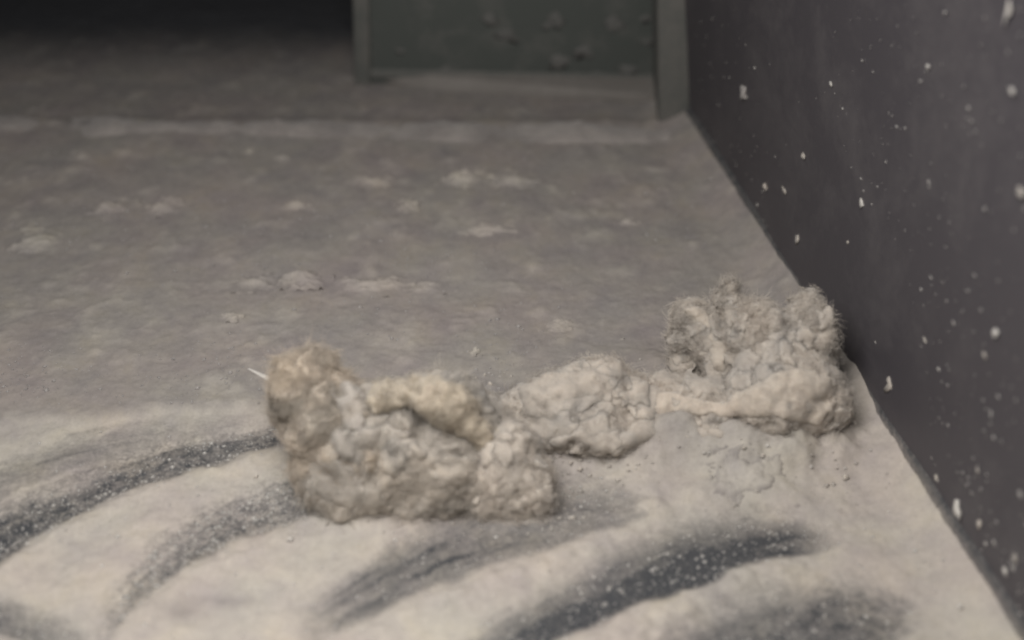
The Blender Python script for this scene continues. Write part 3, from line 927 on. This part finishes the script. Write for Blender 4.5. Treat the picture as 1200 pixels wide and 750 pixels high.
G1 = 'pale crumbs on the dust in front of the corner heap'
heap(886, 530, 5.6, 4.0, 0.9, 11, 'larger flattened pale crumb lying just in front of the corner heap', 1.35, G1)
heap(858, 543, 4.0, 3.0, 0.7, 14, 'smaller flattened pale crumb left of the larger pale crumb before the corner heap', 1.2, G1)

# ------------------------------------------------------------------ loose grains, one mass
def grains(name, pts, mat, label, seed):
    r = np.random.default_rng(seed)
    oc = np.array([(1, 0, 0), (-1, 0, 0), (0, 1, 0), (0, -1, 0), (0, 0, 1), (0, 0, -1)], float)
    of = np.array([(0, 2, 4), (2, 1, 4), (1, 3, 4), (3, 0, 4), (2, 0, 5), (1, 2, 5), (3, 1, 5), (0, 3, 5)])
    V, Fq = [], []
    for k, (x, y, z, s) in enumerate(pts):
        sc = s*MM*r.uniform(0.6, 1.3, 3)*np.array([1.1, 1.1, 0.7])
        a = r.uniform(0, 6.28)
        v = oc*(r.uniform(0.75, 1.25, (6, 1)))*sc
        v = np.stack([v[:, 0]*math.cos(a)-v[:, 1]*math.sin(a), v[:, 0]*math.sin(a)+v[:, 1]*math.cos(a), v[:, 2]], 1)
        V.append(v+np.array([x, y, z+s*MM*0.05])); Fq.append(of+6*k)
    me = mesh_np(name, np.concatenate(V), np.concatenate(Fq))
    o = link(name, me, mat)
    tag(o, label, 'dust', kind='stuff')
    return o
pts = []
r = np.random.default_rng(5)
while len(pts) < 3800:
    x, y = r.uniform(-300, 900), r.uniform(168, 480)
    p = P(x, y)
    if p.x > wallx(p.y)-0.004: continue
    if vnoise(np.array([[p.x*45, p.y*45, 2.0]]), 77)[0] < r.uniform(-0.6, 0.7): continue
    pts.append((p.x, p.y, floor_z(p.x, p.y), min(0.10+r.exponential(0.10), 0.6)))
grains('dust_grains', pts, M_FLUFF, 'coarse grey dust grains sprinkled over the unwiped far floor', 3)
pts = []
while len(pts) < 4200:
    st = STREAKS[r.choice([0, 0, 2, 2, 3, 4, 5, 5, 6, 7])]
    x = r.uniform(st['x'][0], st['x'][-1])
    t, b_ = np.interp(x, st['x'], st['t']), np.interp(x, st['x'], st['b'])
    if np.interp(x, st['x'], st['s'])*(0.3+st['sp']) < r.uniform(0, 1.1): continue
    y = t+(b_-t)*r.uniform(0.0, 1.02)
    p = P(x, y)
    pts.append((p.x, p.y, floor_z(p.x, p.y), min(0.09+r.exponential(0.09), 0.5)))
while len(pts) < 6000:
    x, y = r.uniform(-200, 1180), r.uniform(500, 790)
    p = P(x, y)
    if p.x > wallx(p.y)-0.004: continue
    pts.append((p.x, p.y, floor_z(p.x, p.y), min(0.08+r.exponential(0.08), 0.9)))
grains('wiped_grains', pts, M_WHITE, 'fine pale grit left in and beside the curved finger wipes', 4)

pts = []
for cx_, cy_, w_, h_, n_ in [(470, 606, 95, 10, 90), (605, 606, 45, 10, 70), (360, 560, 20, 30, 40), (690, 548, 60, 10, 40), (840, 550, 110, 22, 70), (960, 530, 40, 16, 20), (770, 430, 60, 20, 20), (580, 470, 60, 20, 60), (640, 560, 40, 20, 40)]:
    for _ in range(n_):
        p = P(r.normal(cx_, w_), r.normal(cy_, h_))
        if p.x > wallx(p.y)-0.003: continue
        pts.append((p.x, p.y, floor_z(p.x, p.y), min(0.12+r.exponential(0.20), 1.1)))
grains('lint_crumbs', pts, M_GREYLINT, 'small loose crumbs shed around the feet of the lint clumps', 9)

# ------------------------------------------------------------------ flecks on the side sheet
def on_wall(px_, py_):
    """where the line of sight meets the side sheet"""
    u = (px_-600)/FPX; v = -(py_-375)/FPX
    d = Vector((u, cp+v*sp, -sp+v*cp))
    lo_, hi_ = 0.10, 0.60
    f = lambda t: (lambda q: q.x-wall_point(q.y, q.z).x)(Vector((0, 0, CAM_H))+d*t)
    if f(lo_) > 0: return None
    for _ in range(40):
        m = (lo_+hi_)/2
        if f(m) < 0: lo_ = m
        else: hi_ = m
    return Vector((0, 0, CAM_H))+d*lo_
G3 = 'dust flecks stuck to the charcoal sheet'
FK = [
 (1042, 448, 2.1, 2.7, 'largest round fleck on the charcoal sheet, right of the corner heap'),
 (1122, 595, 2.6, 1.9, 'triangular fleck low on the charcoal sheet near the floor'),
 (936, 280, 1.7, 1.7, 'round fleck on the charcoal sheet above the corner heap'),
 (872, 109, 1.9, 2.4, 'dim fleck on the charcoal sheet closest to the green box'),
 (1010, 237, 1.3, 1.3, 'bright pointed fleck high on the sheet, right of a pair of flecks'),
 (897, 219, 1.3, 1.2, 'left one of a pair of flecks on the far part of the sheet'),
 (919, 222, 1.2, 1.2, 'right one of a pair of flecks on the far part of the sheet'),
 (994, 282, 1.0, 1.0, 'small fleck right of the round fleck above the corner heap'),
 (1026, 397, 1.4, 0.9, 'flat fleck above the largest round fleck on the sheet'),
 (1167, 390, 1.0, 1.4, 'upright oval fleck near the right edge of the photo'),
 (1181, 14, 0.7, 3.6, 'long upright pale streak at the top right of the sheet'),
 (1186, 106, 1.3, 0.7, 'thin curved fleck below the long upright streak'),
 (941, 182, 1.3, 0.9, 'small fleck above the pair of flecks on the sheet'),
 (974, 98, 0.9, 0.7, 'left one of two tiny flecks high on the sheet'),
 (1088, 78, 0.9, 0.7, 'right one of two tiny flecks high on the sheet'),
 (959, 334, 1.1, 1.0, 'fleck beside the tip of the curled lint top'),
 (1148, 615, 0.9, 1.3, 'fleck right of the triangular fleck'),
 (1178, 670, 1.2, 1.0, 'lowest bright fleck near the floor at the right'),
 (1155, 672, 1.3, 0.8, 'fleck left of the lowest bright fleck'),
 (1146, 550, 0.8, 0.7, 'tiny fleck above the triangular fleck'),
 (1098, 560, 1.0, 0.9, 'small fleck left of and above the triangular fleck'),
 (1110, 612, 0.9, 1.6, 'narrow slanting fleck just under the triangular fleck'),
 (1190, 655, 1.1, 1.1, 'fleck at the right edge above the lowest bright fleck'),
 (1197, 225, 1.5, 1.6, 'bright fleck cut by the right edge of the photo'),
 (1084, 398, 0.7, 0.5, 'very small dim fleck left of the upright oval fleck'),
 (1154, 416, 1.0, 0.6, 'faint fleck below the upright oval fleck'),
]
def fleck_np(p, rx, rz, seed, thick=0.45):
    bm = bmesh.new(); bmesh.ops.create_icosphere(bm, subdivisions=2, radius=1)
    v = np.array([q.co[:] for q in bm.verts]); f = np.array([[w.index for w in q.verts] for q in bm.faces])
    bm.free()
    n = v/np.linalg.norm(v, axis=1)[:, None]
    v = n*(1+0.75*fbm(n*1.3+seed, 3, seed))[:, None]
    return v*np.array([thick*min(rx, rz), rx*1.9, rz*0.85])*0.5*MM, f
for i, (x, y, rx, rz, lab) in enumerate(FK):
    p = on_wall(x, y)
    if p is None: continue
    kd = (p-cam.location).length/0.36
    v, f = fleck_np(p, rx*1.55*kd, rz*2.0*kd, 900+i*5)
    o = link('dust_fleck', mesh_np('dust_fleck', v, f), M_WHITE if i in (1, 4, 8, 9, 10, 11, 17, 14, 13) else M_GREYLINT)
    if i in (2, 3): o.data.materials.clear(); o.data.materials.append(M_FLUFF if i == 3 else M_GREYLINT)
    o.location = p+Vector((-0.0001, 0, 0))
    tag(o, lab, 'fleck', G3)
VV, FF = [], []
k = 0
cnt = 0
while cnt < 1000:
    x = r.uniform(815, 1230); y = r.uniform(-40, 780)
    fb = 812+(y-160)*0.629 if y > 160 else 808
    if x < fb+6: continue
    dens = 0.35+0.65*math.exp(-abs(x-fb)/110)*(1 if y > 200 else 0.3)+0.3*(y > 480)
    if r.random() > dens: continue
    p = on_wall(x, y)
    if p is None: continue
    s = min(0.09+r.exponential(0.12 if y < 450 else 0.17), 0.6 if y < 450 else 1.0)*(p-cam.location).length/0.33
    v, f = fleck_np(p, s*r.uniform(0.8, 1.4), s*r.uniform(0.8, 1.4), cnt)
    VV.append(v+np.array(p[:])); FF.append(f+k); k += len(v); cnt += 1
o = link('dust_specks', mesh_np('dust_specks', np.concatenate(VV), np.concatenate(FF)), M_WHITE)
tag(o, 'tiny dust specks peppered over the charcoal sheet', 'dust', kind='stuff')

# blotches of dust stuck on the green face
VV, FF = [], []
k = 0
for i, (x, y, s) in enumerate([(575, 22, 3.0), (597, 42, 3.4), (652, 25, 3.0), (655, 73, 3.6), (686, 62, 3.2), (722, 30, 3.2), (735, 82, 3.0), (757, 22, 2.2), (760, 50, 2.6), (525, 85, 2.6), (640, 30, 2.0), (700, 88, 2.0), (470, 60, 1.6)]):
    u = (x-600)/FPX; vv = -(y-375)/FPX
    d = Vector((u, cp+vv*sp, -sp+vv*cp)); o0 = Vector((0, 0, CAM_H))
    pl = A+en*(-0.0012)
    t = (pl-o0).dot(en)/d.dot(en)
    p = o0+d*t
    v, f = fleck_np(p, s*1.5, s*1.3, 1200+i, 0.25)
    v = np.stack([v[:, 1]*0.7, v[:, 0]*0.8, v[:, 2]*1.2], 1)
    VV.append(v+np.array((p-box_o)[:])); FF.append(f+k); k += len(v)
link('dust_blotches', mesh_np('dust_blotches', np.concatenate(VV), np.concatenate(FF)), M_BLOTCH, gb, 'stuff')
